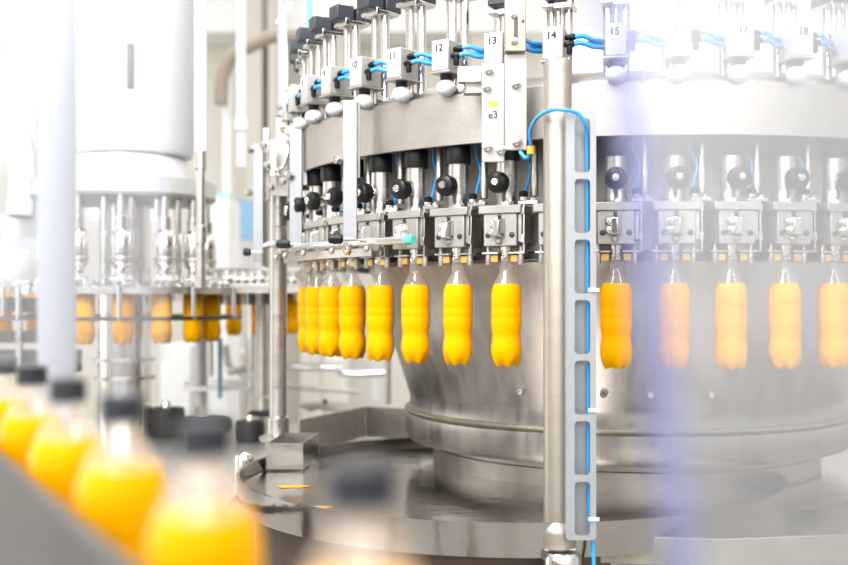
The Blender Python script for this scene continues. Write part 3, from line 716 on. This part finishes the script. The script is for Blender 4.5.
# ---------------------------------------------------------------- acrylic guards
def panel(name,pa,pc,z0,z1,t,mat,label,cat):
    o=thing(name,Vector((pa[0],pa[1],z0)),label,cat)
    p=Vector((*pa,0));q=Vector((*pc,0))
    pb(o,wall(MB(),p,q,z0,z1,t),'pane',mat); return o,p,q
def gx(px,dd): return (px-CX)/F*dd
zt,zb=.55,-.45                                # the door leans: its free edge slopes
def edge(z,dd,off):                            # free edge of the leaning door at height z
    return .0601+off-.0620*z+.0
go=thing('guard_door',(.08,.36,H+zb),'hazy clear acrylic guard door covering the right side, out of focus','guard door')
def quad(l0,l1,r0,r1,y0,y1,t,z0,z1):
    v=[(l0,y0,H+z0),(r0,y1,H+z0),(r1,y1,H+z1),(l1,y0,H+z1)]
    v+=[(a,b+t,c) for a,b,c in v]
    return MB().add(v,[(0,1,2,3),(4,7,6,5),(0,4,5,1),(1,5,6,2),(2,6,7,3),(3,7,4,0)])
# sloping free edge: x = e0 - k z
e0=gx(634,.36); kk=(gx(664,.36)-gx(601,.36))/(565/F*.36)
L=lambda z:e0-kk*z
pb(go,quad(L(zb)+.004,L(zt)+.004,L(0)+.40,L(0)+.40,.36,.50,.004,zb,zt),'pane','acr')
pb(go,quad(L(zb)-.001,L(zt)-.001,L(zb)+.0105,L(zt)+.0105,.352,.352,.003,zb,zt),'reflection_strip','lilac')  # strip modelled in place of the blue reflection along the door edge
go2,_,_=panel('acrylic_screen',(at(-150,0,.97).x,.97),(at(168,0,1.03).x,1.03),H-.060,H+.5,.005,'acr2','hazy clear acrylic guard panel in front of the left machine','guard panel')

# ---------------------------------------------------------------- lights, world, camera
w=bpy.data.worlds.new('hall'); bpy.context.scene.world=w; w.use_nodes=True
nt=w.node_tree; nt.nodes.clear(); o=nt.nodes.new('ShaderNodeOutputWorld'); bg=nt.nodes.new('ShaderNodeBackground')
tc=nt.nodes.new('ShaderNodeTexCoord'); sx=nt.nodes.new('ShaderNodeSeparateXYZ'); cr=nt.nodes.new('ShaderNodeValToRGB'); mr=nt.nodes.new('ShaderNodeMapRange')
nt.links.new(tc.outputs['Generated'],sx.inputs[0]); nt.links.new(sx.outputs['Z'],mr.inputs[0]); mr.inputs['From Min'].default_value=-1
nt.links.new(mr.outputs[0],cr.inputs[0]); nt.links.new(cr.outputs[0],bg.inputs[0]); nt.links.new(bg.outputs[0],o.inputs[0])
el=cr.color_ramp.elements; el[0].position=.40; el[0].color=(.34,.33,.32,1); el[1].position=.64; el[1].color=(1,1,1,1)
e2=el.new(.50); e2.color=(.55,.54,.53,1)
bg.inputs[1].default_value=.95
def area(loc,rot,sx,sy,e,col=(1,1,1)):
    l=bpy.data.lights.new('ceiling_or_fill_lamp','AREA'); l.shape='RECTANGLE'; l.size=sx; l.size_y=sy; l.energy=e; l.color=col
    ob=bpy.data.objects.new('ceiling_or_fill_lamp',l); C.objects.link(ob); ob.location=loc; ob.rotation_euler=rot; return ob
area((-.6,1.2,4.3),(0,0,0),.5,4.5,60)
area((2.2,1.2,4.3),(0,0,0),.5,4.5,60)
area((-1.8,5.5,4.4),(0,0,0),4,2,38)
area((3.0,6.5,4.4),(0,0,0),4,2,38)
area((.6,-2.6,3.3),(rad(62),0,0),5.5,1.8,105)  # added front fill behind the camera, also mirrored in the guard door
area((-1.0,.3,3.2),(0,0,0),1.2,.8,16)  # added fill above the foreground conveyor bottles
area((-6.2,4.2,2.0),(rad(90),0,rad(-90)),3.5,2.4,50)  # added side fill near the left wall
area((-3.4,-1.4,2.4),(rad(80),0,rad(-28)),3,2.4,28)  # added fill from behind the camera, left, for the left machine
area((-1.0,1.0,3.3),(rad(56),0,rad(0)),1.6,1.0,75)  # added fill aimed at the bottles of the left machine

cam=bpy.data.cameras.new('camera'); co=bpy.data.objects.new('camera',cam); C.objects.link(co)
co.location=(0,0,H); co.rotation_euler=(rad(90),0,0)
cam.sensor_width=36; cam.lens=F/848*36; cam.shift_y=(YH-282.5)/848; cam.clip_start=.02
cam.dof.use_dof=True; cam.dof.focus_distance=2.2; cam.dof.aperture_fstop=2.4
S=bpy.context.scene; S.camera=co
S.view_settings.view_transform='Standard'; S.view_settings.look='None'; S.view_settings.gamma=1; S.view_settings.exposure=.27
S.cycles.use_denoising=True; S.cycles.transparent_max_bounces=24; S.cycles.max_bounces=10; S.cycles.glossy_bounces=5
S.cycles.caustics_reflective=False; S.cycles.caustics_refractive=False
